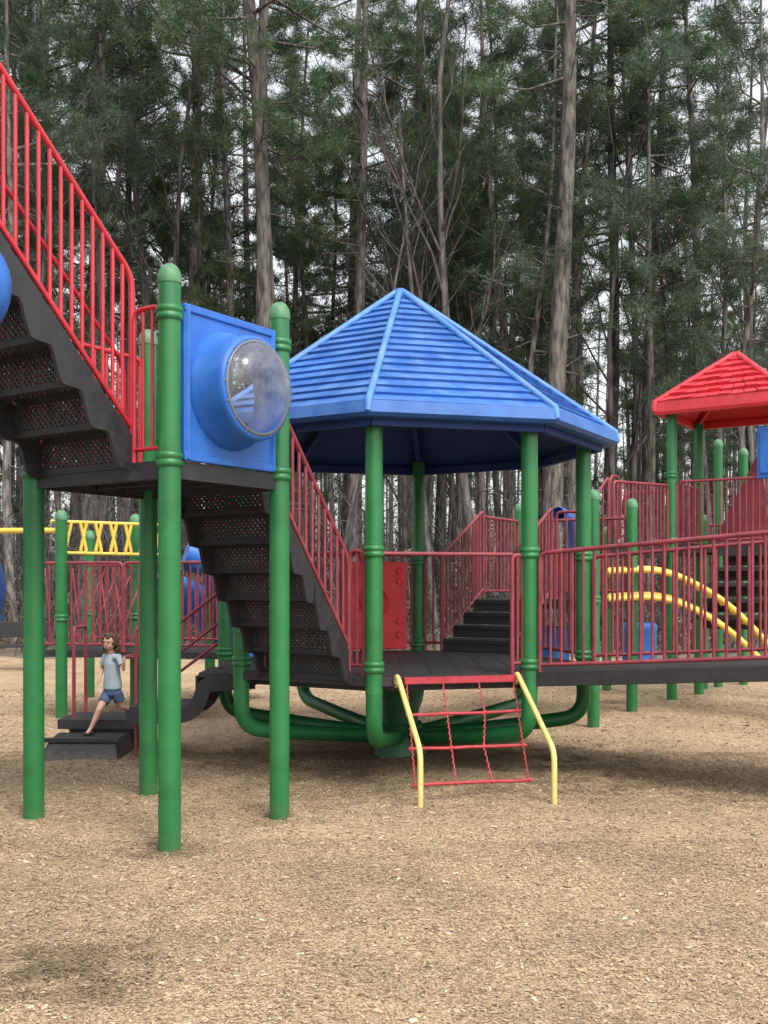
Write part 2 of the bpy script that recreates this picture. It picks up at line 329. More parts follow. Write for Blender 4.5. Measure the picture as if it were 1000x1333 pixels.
def quaddeck(parent,cs,zt,th,perf=True,name='deck'):
    cs=[V((c[0],c[1],0)) for c in cs]; b=MB()
    n=len(cs); cen=sum(cs,V((0,0,0)))/n
    inn=[c+(cen-c).normalized()*.05 for c in cs]
    b.add([c+U3*(zt) for c in cs]+[c+U3*(zt-.02) for c in cs],[tuple(range(n)),tuple(reversed(range(n,2*n)))],False,1)
    for i in range(n):
        p,q=cs[i],cs[(i+1)%n]; b.beam(p+U3*(zt-th/2),q+U3*(zt-th/2),.035,th)
    for t in(.25,.5,.75):
        b.beam(inn[0].lerp(inn[1],t)+U3*(zt-.05),inn[-1].lerp(inn[-2],t)+U3*(zt-.05),.03,.05)
    return b.obj(name,[BLACK,PERF],parent,mw=Matrix.Translation(V((cen.x,cen.y,zt)))@Matrix.Rotation(math.radians(145.9),4,'Z'))
TD=quaddeck(MAIN,[A,B,D,C],ZD,.11)
YA=V((-.561,-.828,0)); XA=V((-.828,.561,0)); ROT=math.radians(145.9)
def stairs(parent,org,W,L,H,n,name='staircase',rot=ROT):
    """folded perforated treads between side plates whose lower edge steps down with them"""
    b=MB(); run=L/n;rise=H/n;sl=H/L
    for i in range(n):
        y0=i*run; z0=i*rise
        b.box((W/2,y0+.01,z0+rise/2-.02),(W-.03,.010,rise-.02),None,1)
        b.box((W/2,y0+run/2,z0+rise-.012),(W-.04,run-.01,.014),None,1)
        b.box((W/2,y0+.0,z0+rise-.022),(W-.03,.034,.048),None,0)
        b.box((W/2,y0+.006,z0-.012),(W-.03,.045,.040),None,0)
    M=n*16
    for x in(.0,W):
        vs=[]
        for k in range(M+1):
            y=L*k/M; ph=(y/run)%1.0; fl=math.floor(y/run+1e-6)
            tz=sl*y+.165
            s_=min(1,max(0,(ph-.50)/.45)); s_=s_*s_*(3-2*s_)
            bz=rise*(fl+.10*ph+.90*s_)-.05
            bz=max(bz,sl*y-.16)
            for dx in(-.014,.014): vs+= [(x+dx,y,bz),(x+dx,y,tz)]
        fs=[]
        for k in range(M):
            a=k*4;c=a+4
            fs+=[(a,a+1,c+1,c),(a+2,c+2,c+3,a+3),(a+1,a+3,c+3,c+1),(a,c,c+2,a+2)]
        fs+=[(0,2,3,1),(M*4,M*4+1,M*4+3,M*4+2)]
        b.add(vs,fs,False,0)
    mw=Matrix.Translation(V(org))@Matrix.Rotation(rot,4,'Z')
    return b.obj(name,[BLACK,PERF],parent,mw=mw,local=True)
uo=V((-1.58,6.50,ZD)); UW=.87; UL=1.71; UH=1.80
S1=stairs(MAIN,uo,UW,UL,UH,8)
S1["label"]="upper black perforated staircase with bright red railings"
def stair_rail(parent,org,x,L,H,h0,h1,mat,sp=.105,mid=None,y0=0,gap=.25,foot=True,name='stair_railing'):
    a=V(org)+XA*x+YA*y0; c=V(org)+XA*x+YA*L; sl=H/L
    a0=a+U3*(sl*y0); c0=c+U3*H; b=MB()
    pts=[a0+U3*(h0),c0+U3*h1]
    if foot: pts=[a0+U3*.02]+pts
    b.tube(rpath(pts,.09),.02,10)
    b.tube([a0+U3*gap,c0+U3*gap],.017,8)
    n=int(round((L-y0)/sp))
    for i in range(1,n+1):
        t=i/n; q=a0.lerp(c0,t); b.tube([q+U3*gap,q+U3*(h0+(h1-h0)*t)],.0125,8,cap=False)
    if mid: b.tube([a0+U3*mid,c0+U3*mid],.016,8)
    return b.obj(name,mat,parent)
stair_rail(S1,uo,0,UL,UH,1.17,1.02,RED,sp=.078,gap=.22)
stair_rail(S1,uo,UW,UL,UH,1.12,1.0,RED,sp=.083,gap=.22)
b=MB(); q0=uo+XA*.07; b.tube(rpath([q0+U3*.12,q0+U3*.62,q0+YA*UL+U3*(UH+.5)],.1),.014,8); b.obj('handrail',RED,S1)
railing(MAIN,A+E1*-.07+U3*(ZD+.0),A-E1*.31+U3*ZD,h=.95,gap=.08,sp=.08,mat=RED,r=.016,rb=.011,name='railing')
railing(MAIN,C+EU*.08+U3*ZD,D-EU*.08+U3*ZD,h=.95,gap=.08,sp=.11,mat=RED,name='railing')
lo=V((-.185,8.15,.87))+XA*.10; LW=.88; LL=1.11; LH=ZD-.87
S2=stairs(MAIN,lo,LW,LL,LH,7); S2["label"]="lower black staircase between raised deck and canopy deck"
stair_rail(S2,lo,0,LL,LH,.90,.84,MAROON,sp=.080,y0=.02,gap=.22); stair_rail(S2,lo,LW,LL,LH,.90,.84,MAROON,sp=.085,y0=.02,gap=.22)
up=[uo+YA*UL+XA*-.15,uo+YA*UL+XA*1.05,uo+YA*(UL+1.2)+XA*1.05,uo+YA*(UL+1.2)+XA*-.15]
quaddeck(MAIN,up,ZD+UH,.11)
for p in up: post(MAIN,p.x,p.y,5.3,collars=(ZD+UH,))
# bubble panel
pc=(A+B)/2; n_=V((.828,-.561,0)); ex=V((.561,.828,0)); pz0,pz1=ZD+.01,ZD+.97; hw=.425
pn=MB(); K=48; rc=.285; cc=V((pc.x,pc.y,(pz0+pz1)/2)); hh=(pz1-pz0)/2
def sq(an):
    c,s_=math.cos(an),math.sin(an); k=1/max(abs(c),abs(s_)); return c*k*hw,s_*k*hh
for side in(1,-1):
    vs=[]
    for k in range(K):
        an=2*math.pi*k/K+math.pi/4; a,z=sq(an)
        vs.append(cc+ex*a+U3*z+n_*.025*side); vs.append(cc+ex*rc*math.cos(an)+U3*(rc*math.sin(an))+n_*.025*side)
    fs=[(2*k,2*((k+1)%K),2*((k+1)%K)+1,2*k+1) for k in range(K)]
    if side<0: fs=[tuple(reversed(f)) for f in fs]
    pn.add(vs,fs)
    if side>0: va=vs
    else:
        pn.add(va+vs,[(2*k,2*K+2*k,2*K+2*((k+1)%K),2*((k+1)%K)) for k in range(K)]+[(2*k+1,2*((k+1)%K)+1,2*K+2*((k+1)%K)+1,2*K+2*k+1) for k in range(K)])
for sx_ in(-1,1): pn.beam(cc+ex*(hw-.02)*sx_-U3*hh+n_*.028,cc+ex*(hw-.02)*sx_+U3*hh+n_*.028,.05,.02)
for sz in(-1,1): pn.beam(cc-ex*hw+U3*(hh-.02)*sz+n_*.029,cc+ex*hw+U3*(hh-.02)*sz+n_*.029,.02,.05)
PN=pn.obj('bubble_panel',BLUE,MAIN,bevel=.008,label="square blue plastic panel with a round bubble window")
b=MB(); b.rev(cc,n_,[(.385,.02),(.380,.035),(.368,.06),(.352,.10),(.340,.16),(.334,.225),(.330,.25),(.318,.262),(.296,.262),(.288,.25),(.286,.0),(.286,-.025)],56); RG=b.obj('bubble_collar',BLUE,PN)
b=MB(); b.rev(cc,n_,[(.303,.2625),(.303,.270),(.284,.270),(.284,.2625)],56)
for k in range(16):
    an=2*math.pi*k/16; b.rev(cc+ex*.311*math.cos(an)+U3*.311*math.sin(an),n_,[(.007,.262),(.006,.268),(.001,.270)],8)
b.obj('bubble_rim',STEEL,PN)
b=MB(); b.rev(cc,n_,[(.287*math.cos(t),.258+.16*math.sin(t)) for t in [i*math.pi/2/14 for i in range(15)]],48); b.obj('bubble_window',CLEAR,PN,label="clear scratched plastic dome")

# ---- canopy deck
GC=V((.154,9.85,0)); PH=math.radians(7.8)
def oct_(i,r): 
    a=-PH+math.radians(45)*i; return GC+V((math.sin(a)*r,-math.cos(a)*r,0))
PR=1.714
for i in (0,1,2,3,4,6,7):
    p=oct_(i,PR); post(MAIN,p.x,p.y,2.96,zb=.74,collars=(1.86,.95),cap=False)
for i in range(8):
    p=oct_(i,PR); d=(p-GC).normalized()
    b=MB(); b.tube(rpath([p+U3*.80,p+U3*.38,GC+d*.95+U3*.27,GC+d*.1+U3*.17],.34,10),.066,14); b.obj('support_arm',GREEN,MAIN)
b=MB(); b.rev(GC,(0,0,1),[(.17,.80),(.17,.12),(.20,.11),(.2,.3),(.205,.3),(.215,.1),(.24,.05),(.25,-.1)],32); b.obj('pedestal',paint('green_centre_column',(.008,.10,.028),.5,.2,3,dirt=0),MAIN,label="thick green centre column under the round deck")
cs=[oct_(i,PR+.05) for i in range(8)]
b=MB(); b.add([c+U3*.87 for c in cs]+[c+U3*.80 for c in cs],[tuple(range(8)),tuple(reversed(range(8,16)))]+[(i,8+i,8+(i+1)%8,(i+1)%8) for i in range(8)],False)
for i in range(8): b.beam(oct_(i,PR-.12)+U3*.78,oct_(i+1,PR-.12)+U3*.78,.05,.06)
for i in range(8): b.beam(oct_(i,PR-.1)+U3*.77,GC+U3*.77,.05,.05)
for k in range(-6,7):
    x=k*.24; hl=math.sqrt(max(.05,1.5**2-x*x)); b.box(GC+V((x,0,.8725)),(.012,hl*2,.004))
b.obj('deck',BLACK,MAIN,bevel=.008,label="round black rubber-coated deck under the blue canopy")
def canopy(parent,cen,angs,R0,ze,za,rows,lip,mats,tiles=0,name='canopy_roof',rib=.04,thk=.022):
    cen=V(cen); n=len(angs); b=MB(); q=random.Random(9)
    dirs=[V((math.sin(a),-math.cos(a),0)) for a in angs]
    for i in range(n):
        d0,d1=dirs[i],dirs[(i+1)%n]; nm=(d0+d1).normalized()
        for j in range(rows):
            t0,t1=j/rows,(j+1)/rows
            z0=za-(za-ze)*t0; z1=za-(za-ze)*t1
            k=max(1,int(round((d1-d0).length*R0*t1/tiles))) if tiles else 1
            off=.5 if (j%2 and tiles) else 0
            us=[0]+[(q_+off)/k for q_ in range(k+1) if 0<(q_+off)/k<1]+[1]
            for w in range(len(us)-1):
                ua,ub=us[w],us[w+1]
                if tiles: e=.004; ua+=e; ub-=e; th=.03+.008*((w*7+j*5)%3)
                else: th=thk
                tha=th+q.uniform(-.003,.003); thb=th+q.uniform(-.003,.003)
                p0=cen+(d0.lerp(d1,ua))*R0*t0+U3*z0; p1=cen+(d0.lerp(d1,ub))*R0*t0+U3*z0
                p2=cen+(d0.lerp(d1,ub))*R0*t1+U3*z1; p3=cen+(d0.lerp(d1,ua))*R0*t1+U3*z1
                up_=(nm*.5+U3).normalized(); o2=nm*.006
                q2=p2+up_*tha+o2;q3=p3+up_*thb+o2
                b.add([p0,p1,q2,q3,p2-U3*.004,p3-U3*.004],[(0,1,2,3),(3,2,4,5),(0,3,5),(1,4,2)],False,0)
        a0=cen+d0*R0+U3*ze; a1=cen+d1*R0+U3*ze; ap=cen+U3*(za-.012)
        b.add([ap,a0-U3*.012,a1-U3*.012],[(0,1,2)],False,0)
        s=1.012
        f=[cen+d0*R0*s+U3*(ze+.012),cen+d1*R0*s+U3*(ze+.012),cen+d1*R0*(s+.006)+U3*(ze-lip*.75),cen+d0*R0*(s+.006)+U3*(ze-lip*.75),
           cen+d1*R0*(s-.012)+U3*(ze-lip),cen+d0*R0*(s-.012)+U3*(ze-lip),cen+d1*R0*.95+U3*(ze-lip),cen+d0*R0*.95+U3*(ze-lip),cen+d1*R0*.94+U3*(ze-.06),cen+d0*R0*.94+U3*(ze-.06),cen+U3*(za-.12),
           cen+d1*R0*.985+U3*(ze+.025),cen+d0*R0*.985+U3*(ze+.025)]
        b.add(f,[(0,3,2,1),(3,5,4,2),(5,7,6,4),(12,0,1,11)],False,0)
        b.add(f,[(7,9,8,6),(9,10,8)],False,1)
        b.tube([cen+d0*.03+U3*(za+.01),cen+d0*R0*1.0+U3*(ze+.02),cen+d0*R0*1.012+U3*(ze-lip*.7)],[rib,rib,rib*.8],8,2)
        b.beam(cen+d0*R0*.93+U3*(ze-.12),cen+d1*R0*.93+U3*(ze-.12),.05,.08,1)
        b.beam(cen+d0*R0*.93+U3*(ze-.12),cen+U3*(za-.22),.05,.06,1)
    b.rev(cen+U3*za,(0,0,1),[(.09,-.04),(.07,.02),(.03,.04),(.001,.045)],16)
    return b.obj(name,mats,parent)
ZE=2.99
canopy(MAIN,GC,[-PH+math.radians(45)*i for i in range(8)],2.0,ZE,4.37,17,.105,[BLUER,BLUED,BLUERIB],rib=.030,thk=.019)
def vz(p,z): return V((p.x,p.y,z))
oc=[oct_(i,PR) for i in range(8)]
def edge(i,j,t): return oc[i].lerp(oc[j],t)
railing(MAIN,vz(edge(5,4,.5),.87),vz(edge(5,4,.06),.87),h=1.06)
railing(MAIN,vz(edge(5,4,.94),.87),vz(edge(5,4,.52),.87),h=1.06)
railing(MAIN,vz(edge(6,5,.05),.87),vz(edge(6,5,.97),.87),h=1.06)
railing(MAIN,vz(edge(2,3,.06),.87),vz(edge(2,3,.94),.87),h=1.06)
railing(MAIN,vz(edge(4,3,.06),.87),vz(edge(4,3,.22),.87),h=1.06,sp=.09)
railing(MAIN,vz(edge(0,7,.07),.87),vz(edge(0,7,.17),.87),h=1.0,sp=.06)
railing(MAIN,vz(edge(0,1,.885),.87),vz(edge(0,1,.955),.87),h=.97,sp=.045)
b=MB(); b.tube([vz(edge(0,1,.05),1.845),vz(edge(0,1,.885),1.845)],.017,10); b.obj('crossbar',MAROON,MAIN)
e54=(oc[4]-oc[5]).normalized(); n54=V((e54.y,-e54.x,0))
c5=edge(5,4,.60)+n54*.06
b=MB(); b.box(c5+U3*1.37,(.74,.04,.96),(e54,-n54,U3))
RP=b.obj('play_panel',REDP,MAIN,bevel=.015,label="solid red plastic activity panel with round dials")
b2=MB(); b2.rev(c5+U3*1.42,n54,[(.17,.02),(.17,.045),(.14,.05),(.13,.03),(.05,.03),(.04,.05),(.001,.05)],28); b2.obj('panel_dial',REDP,RP)
for px in(-.28,.28):
    for pz in(1.05,1.2,1.64,1.75):
        b2=MB(); b2.rev(c5+e54*px+U3*pz,n54,[(.04,.02),(.038,.035),(.025,.03),(.001,.03)],16); b2.obj('panel_dial',REDP,RP)
# ---- net climber
tl=edge(0,1,.13);tr=edge(0,1,.90)
s0=edge(0,1,.17);s1=edge(0,1,.88); out=V((.282,-.959,0))
s0=s0+out*.07;s1=s1+out*.07
b=MB()
b.beam(vz(s0,.845),vz(s1,.845),.06,.05)
def net(t,z):
    k=(.845-z)/.845
    return vz(s0.lerp(s1,t),z)+out*(.62*k)+V((-.11*k+.0*t,0,0))
rj=random.Random(4)
levels=[.60,.36,.12]
for z in levels:
    b.tube([net(-.01+t_*1.02/6,z+rj.uniform(-.005,.005)) for t_ in range(7)],.013,8)
zs=[.84]+levels
cols_=[0.02,.34,.66,.98]
jit={}
for ci,t in enumerate(cols_):
    for li,z in enumerate(zs): jit[(ci,li)]=t+(0 if li==0 or ci in(0,3) else rj.uniform(-.03,.03))
for ci,t in enumerate(cols_):
    for li in range(3):
        ta,tb=jit[(ci,li)],jit[(ci,li+1)]; a_,c_=zs[li],zs[li+1]; pts=[]
        for q in range(13):
            f=q/12; pts.append(net(ta+(tb-ta)*f,a_+(c_-a_)*f)+V((.005*(-1)**q,.003*(-1)**q,0)))
        b.tube(pts,[.0085 if q%2 else .005 for q in range(13)],6)
for ci in range(4):
    for li in(1,2,3): b.ball(net(jit[(ci,li)],zs[li]),.018,8)
NC=b.obj('climbing_net',NETRED,MAIN,label="red chain climbing net hung from the deck edge")
for (t_,bx,by) in ((tl,.262,7.47),(tr,1.226,7.47)):
    bb=V((bx,by,0)); dd=(bb-t_).normalized(); b=MB()
    b.tube(rpath([vz(t_,.80)+dd*.02,vz(t_,.885)+dd*.06,vz(t_,.86)+dd*.12,vz(bb,.40),vz(bb,-.1)],.09),.021,12)
    b.obj('climber_handrail',YELP,MAIN,label="pale yellow bent handrail beside the net")
# ---- ramp
rd=V((.863,-.505,0)); f2=oc[1];rr=oc[2]; RL=3.6; slope=.13/1.857
def ramp(p,t): return vz(p+rd*t,.87+slope*t)
b=MB(); ra,rb_=ramp(f2,0.02),ramp(f2,RL); rc_,rdd=ramp(rr,.02),ramp(rr,RL)
b.add([ra,rb_,rdd,rc_]+[p-U3*.05 for p in(ra,rb_,rdd,rc_)],[(0,1,2,3),(7,6,5,4),(0,4,5,1),(2,6,7,3)])
b.beam(ra-U3*.045,rb_-U3*.045,.04,.12); b.beam(rc_-U3*.045,rdd-U3*.045,.04,.12)
RM=b.obj('ramp',BLACK,MAIN,bevel=.006,label="gently sloping black access ramp")
for p in(f2,rr): railing(RM,ramp(p,.09),ramp(p,3.5),h=.98,gap=.07,sp=.092)
for p in (f2,rr): q=ramp(p,3.55); post(MAIN,q.x,q.y,2.4,collars=())
# ---- rear steps & second deck
d1=V((.505,.863,0)); e1=V((.863,-.505,0))
st0=edge(4,3,.22); SW=.86
bst=MB()
for i in range(4):
    z=.87+.14*(i+1); y=.27*i
    bst.box(vz(st0+e1*SW/2+d1*(y+.14),z-.03),(SW,.29,.05),(e1,d1,U3)); bst.box(vz(st0+e1*SW/2+d1*(y+.01),z-.09),(SW,.012,.10),(e1,d1,U3))
SR=bst.obj('rear_staircase',BLACK,MAIN,bevel=.006)
def rs(p,t): return vz(p+d1*t,.87+min(1,t/1.08)*.56)
for w in(0,SW):
    railing(SR,rs(st0+e1*w,.02),rs(st0+e1*w,1.08),h=1.05,gap=.12,sp=.10)
O2=st0+d1*1.10-e1*.15
d2=[O2,O2+e1*1.5,O2+e1*1.5+d1*1.45,O2+d1*1.45]
quaddeck(MAIN,[(p.x,p.y) for p in d2],1.43,.11)
for i,p in enumerate(d2):
    if i!=0: post(MAIN,p.x,p.y,2.6,collars=(1.43,))
railing(MAIN,vz(d2[0],1.43)+e1*1.06,vz(d2[1],1.43)-e1*.07,h=1.0)
railing(MAIN,vz(d2[0],1.43)+d1*.05,vz(d2[3],1.43)-d1*.07,h=1.0)
railing(MAIN,vz(d2[3],1.43)+e1*.07,vz(d2[2],1.43)-e1*.07,h=1.0)
# ---- tube slides
b=MB(); pts=[];sc=V((-4.125,8.0,.12))
for k in range(24,100):
    a=2*math.pi*(k/60)+.0; z=3.98-2.42*k/60
    pts.append(sc+V((.77*math.cos(a-.55),.77*math.sin(a-.55),z+.22)))
b.tube(pts,.37,20,cap=False)
M_=len(pts)
for k in range(0,M_,12):
    t=(pts[min(k+1,M_-1)]-pts[k-1 if k else 0]).normalized(); b.rev(pts[k],t,[(.37,-.03),(.4,-.025),(.4,.025),(.37,.03)],20)
b.obj('tube_slide',BLUE,MAIN,label="blue spiral tube slide")
b=MB(); pts=rpath([(-3.6,4.3,3.55),(-2.5,4.85,3.42),(-1.925,5.05,3.06),(-2.5,4.85,2.6),(-3.6,4.3,2.4)],.22,12)
b.tube(pts,.20,18,cap=False); b.obj('tube_slide',BLUE,MAIN,label="blue curved tube beside the upper stairs")
# ---- transfer steps
b=MB()
def slab(x0,x1,y0,y1,zt,th): b.box(((x0+x1)/2,(y0+y1)/2,zt-th/2),(x1-x0,y1-y0,th))
# lowest wedge step
w0=[(-3.14,9.34,-.02),(-2.40,9.34,-.02),(-2.40,9.97,-.02),(-3.14,9.97,-.02)]; w1=[(-3.06,9.50,.18),(-2.46,9.50,.18),(-2.44,9.96,.18),(-3.12,9.96,.18)]
b.add(w0+w1,[(4,5,6,7),(0,1,5,4),(1,2,6,5),(2,3,7,6),(3,0,4,7)])
slab(-3.12,-2.42,9.46,9.52,.195,.035)
slab(-3.14,-2.30,9.975,10.62,.30,.09); slab(-3.05,-2.40,10.05,10.5,.2,.2); slab(-2.29,-1.95,9.62,10.3,.42,.09)
prof=[(-2.30,.48),(-1.74,.50),(-1.64,.77),(-1.16,.80)]
pp=rpath([V((x,0,z)) for x,z in prof],.09,8)
for y in(9.26,9.98):
    vs=[]
    for i,p_ in enumerate(pp):
        t_=(pp[min(i+1,len(pp)-1)]-pp[max(i-1,0)]).normalized(); nn=V((-t_.z,0,t_.x))
        for dy in(-.025,.025): vs+=[V((p_.x,y+dy,p_.z))-nn*.13,V((p_.x,y+dy,p_.z))]
    fs=[]
    for k in range(len(pp)-1):
        a=k*4;c=a+4; fs+=[(a,c,c+1,a+1),(a+2,a+3,c+3,c+2),(a+1,c+1,c+3,a+3),(a,a+2,c+2,c)]
    fs+=[(0,1,3,2),(len(vs)-4,len(vs)-2,len(vs)-1,len(vs)-3)]
    b.add(vs,fs)
slab(-2.28,-1.72,9.28,9.96,.505,.04); slab(-1.66,-1.2,9.28,9.96,.81,.04); b.box((-1.68,9.62,.64),(.02,.66,.28))
TS=b.obj('transfer_steps',BLACK,MAIN,bevel=.01,label="low black rubber-coated transfer steps")
for pts in (rpath([(-2.30,9.62,-.1),(-2.30,9.62,1.20),(-2.18,9.62,1.20),(-2.18,9.62,-.05)],.06),rpath([(-3.02,10.1,.25),(-3.02,10.1,1.18),(-3.02,10.5,1.18),(-3.02,10.5,.25)],.06),
            rpath([(-2.30,9.64,.925),(-2.46,9.84,.91),(-2.46,10.3,.91),(-2.38,10.6,.90),(-2.38,10.6,.25)],.06)):
    b=MB(); b.tube(pts,.017,10); b.obj('step_handrail',MAROON,TS)
b=MB()
b.tube(rpath([(-2.18,10.3,.3),(-2.18,10.3,1.1),(-1.5,10.15,1.62),(-1.5,10.15,.8)],.08),.018,10)
b.tube([(-2.18,10.3,.8),(-1.5,10.15,1.32)],.015,8); b.tube([(-2.18,10.3,.62),(-1.5,10.15,1.12)],.015,8)
b.obj('step_handrail',MAROON,TS)

# ------------------------------------------------------------------ red-roofed tower
TW=top('playground_tower','playground tower with red shingled roof and yellow arch climber','playground',(4.86,14.3,0))
P1=V((3.94,14.2,0)); P2=P1+EU*1.2; P3=P1+E1*1.4; P4=P2+E1*1.4
for p in(P1,P2,P3,P4): post(TW,p.x,p.y,3.95,collars=(2.2,3.1),cap=False)
quaddeck(TW,[P1,P3,P4,P2],2.15,.12)
cT=(P1+P4)/2
ang=math.atan2((-E1-EU).x,-(-E1-EU).y)
canopy(TW,cT,[ang+math.radians(90)*i for i in range(4)],1.20,4.06,4.77,7,.16,[REDR,REDP,REDR],tiles=.17,name='pyramid_roof',rib=.04)
railing(TW,vz(P1,2.15)+E1*.07,vz(P3,2.15)-E1*.07,h=.85,gap=.05,sp=.085)
railing(TW,vz(P1,2.15)+EU*.07,vz(P2,2.15)-EU*.07,h=.85,gap=.05)
b=MB(); b.box(vz(P1+E1*1.27,3.32),(.27,.06,.68),(E1,EU,U3)); b.box(vz(P1+E1*1.27-EU*.035,3.32),(.19,.03,.56),(E1,EU,U3)); b.obj('side_panel',BLUE,TW,bevel=.015,label="flat blue moulded panel")
b=MB(); hb=vz((P2+P4)/2,2.2)-EU*.1
b.add([hb-E1*.45,hb+E1*.35,hb+E1*.2+U3*1.3,hb-E1*.45-EU*.04,hb+E1*.35-EU*.04,hb+E1*.2+U3*1.3-EU*.04],[(0,1,2),(5,4,3),(0,3,4,1),(1,4,5,2),(2,5,3,0)]); b.obj('slide_hood',MAROON,TW)
B1=V((2.86,13.15,0)); B2=V((3.45,14.75,0))
q=[vz(B1,2.06),vz(P1,2.10)-EU*.05,vz(P1,2.10)+EU*.9,vz(B2,2.06)]
b=MB(); b.add(q+[p-U3*.10 for p in q],[(0,1,2,3),(7,6,5,4),(0,4,5,1),(1,5,6,2),(2,6,7,3),(3,7,4,0)]); b.obj('bridge',BLACK,TW)
railing(TW,vz(B1,2.06)+V((.05,0,0)),vz(P1,2.10)+V((-.08,-.08,0)),h=.85,gap=.05,sp=.09)
railing(TW,vz(B2,2.06),vz(P1,2.10)+EU*.95,h=.85,gap=.05,sp=.10)
railing(TW,(2.45,12.9,1.46),(2.84,13.12,2.02),h=.95,gap=.08,sp=.09)
b=MB()
for i in range(5): b.box(vz(P3-E1*.25-EU*(.12+.24*i),2.0-.2*i),(.9,.26,.05),(E1,EU,U3)); b.box(vz(P3-E1*.25-EU*(.24*i),1.93-.2*i),(.9,.012,.16),(E1,EU,U3))
b.obj('tower_steps',BLACK,TW)
for (dy,z0_,dx,w_) in((0,1.78,.02,.55),(-.35,1.46,-.05,.55)):
    b=MB()
    def arch(y,x0,dz=0): return rpath([(x0,y,z0_-.03+dz),(x0+.65,y-.03,z0_+.01+dz),(x0+1.35,y-.07,z0_-.33+dz),(x0+2.05,y-.1,z0_-1.05+dz),(x0+2.35,y-.15,-.1)],.45,9)
    a1_=arch(12.4+dy,2.66+dx); a2_=arch(12.4+dy+w_,2.78+dx,.03)
    b.tube(a1_,.034,10); b.tube(a2_,.034,10)
    for k in range(0,len(a1_)-2,2): b.tube(rpath([a1_[k],(a1_[k]+a2_[k])/2-U3*.06,a2_[k]],.1,3),.024,8)
    b.obj('arch_climber',YEL,TW,label="yellow arched ladder climber")
b=MB(); b.tube(rpath([(2.9,13.3,2.2),(2.9,13.3,3.0),(3.05,13.45,3.0),(3.05,13.45,2.2)],.1),.02,10); b.obj('grab_loop',MAROON,TW)
b=MB(); 
pts=[V((2.42+.30*math.sin(t),14.3+.4*t,2.05+.52*math.cos(t))) for t in np.linspace(-.1,1.6,14)]
b.tube(pts,.10,16,cap=False); b.obj('slide_tube',BLUE,TW)
b=MB(); b.rev((2.12,13.0,.6),(0,0,1),[(.001,0),(.2,0),(.21,.05),(.2,.1),(.2,.42),(.21,.46),(.18,.48),(.001,.48)],20); b.obj('drum',BLUE,TW)
b=MB(); b.rev((3.35,13.6,.5),(0,0,1),[(.001,0),(.22,0),(.23,.05),(.22,.1),(.22,.5),(.23,.56),(.2,.6),(.001,.6)],20); b.obj('drum',BLUE,TW)
for (x,y,h) in((3.35,15.6,2.4),(4.9,15.9,2.6),(5.72,16.5,3.7),(5.22,16.2,3.8)): post(TW,x,y,h,collars=(1.6,))
railing(TW,(4.9,15.9,1.5),(6.2,15.2,1.5),h=1.0)
railing(TW,(3.4,15.6,1.2),(4.9,15.9,1.2),h=1.0)

# ------------------------------------------------------------------ left background climber
CL=top('climbing_structure','low playground structure with maroon railings and yellow overhead ladder','playground',(-3.8,13,0))
for (x,y,h,c) in((-3.86,12.41,2.42,1),(-3.14,13.1,2.42,1),(-4.2,14.8,2.3,1),(-2.35,14.0,2.0,1)): post(CL,x,y,h,collars=(1.2,))
quaddeck(CL,[(-4.1,12.5),(-1.9,12.1),(-1.7,13.4),(-4.0,13.9)],.80,.07)
railing(CL,(-4.1,12.45,.80),(-3.1,12.3,.80),h=1.06,sp=.09); railing(CL,(-3.08,12.28,.8),(-1.9,12.05,.8),h=1.06,sp=.09)
railing(CL,(-4.0,13.9,.80),(-1.7,13.4,.8),h=1.06,sp=.10)
b=MB()
for k in range(12):
    t=k/11; x=-4.0+.95*t; b.tube([(x,12.5,.9),(x+(.25 if k%2 else -.25),13.0,1.8)],.012,6)
b.obj('fan_bars',MAROON,CL)
b=MB()
b.tube([(-5.6,12.6,2.25),(-3.9,12.45,2.25)],.035,10); b.tube([(-4.0,12.45,2.36),(-2.75,12.9,2.34)],.022,10)
for k in range(6):
    c0=V((-3.72,12.52,2.35)).lerp(V((-2.9,12.86,2.34)),k/5); ax_=V((.93,.37,0))
    b.tube(rpath([c0-ax_*.05,c0-ax_*.13-U3*.37,c0+ax_*.13-U3*.37,c0+ax_*.05],.05,4),.021,8)
b.obj('overhead_ladder',YEL,CL,label="yellow looped overhead ladder")
b=MB(); b.rev((-2.75,13.0,2.0),(0,-1,0),[(.001,0),(.14,0),(.16,.04),(.14,.08),(.001,.08)],20); b.tube([(-2.6,13.6,2.0),(-2.3,13.7,1.9),(-2.0,13.9,1.3),(-1.9,14.1,.5)],.22,14); b.obj('slide',BLUE,CL)
b=MB(); b.tube(rpath([(-2.9,14.2,1.5),(-2.5,14.3,1.3),(-2.1,14.4,.7),(-1.7,14.5,.35)],.3,6),.26,16); b.obj('slide',BLUE,CL)
BN=top('picnic_bench','dark weathered bench at the edge of the mulch','bench',(-7.3,19.5,0))
b=MB(); b.box((-7.3,19.5,.45),(1.9,.35,.05)); b.obj('seat',BLACK,BN,bevel=.01)
b=MB(); b.box((-7.3,19.7,.75),(1.9,.05,.3)); b.obj('backrest',BLACK,BN,bevel=.01)
for x in(-8.0,-6.6):
    b=MB(); b.box((x,19.5,.2),(.08,.35,.45)); b.box((x,19.72,.45),(.08,.05,.9)); b.obj('leg',BLACK,BN,bevel=.01)

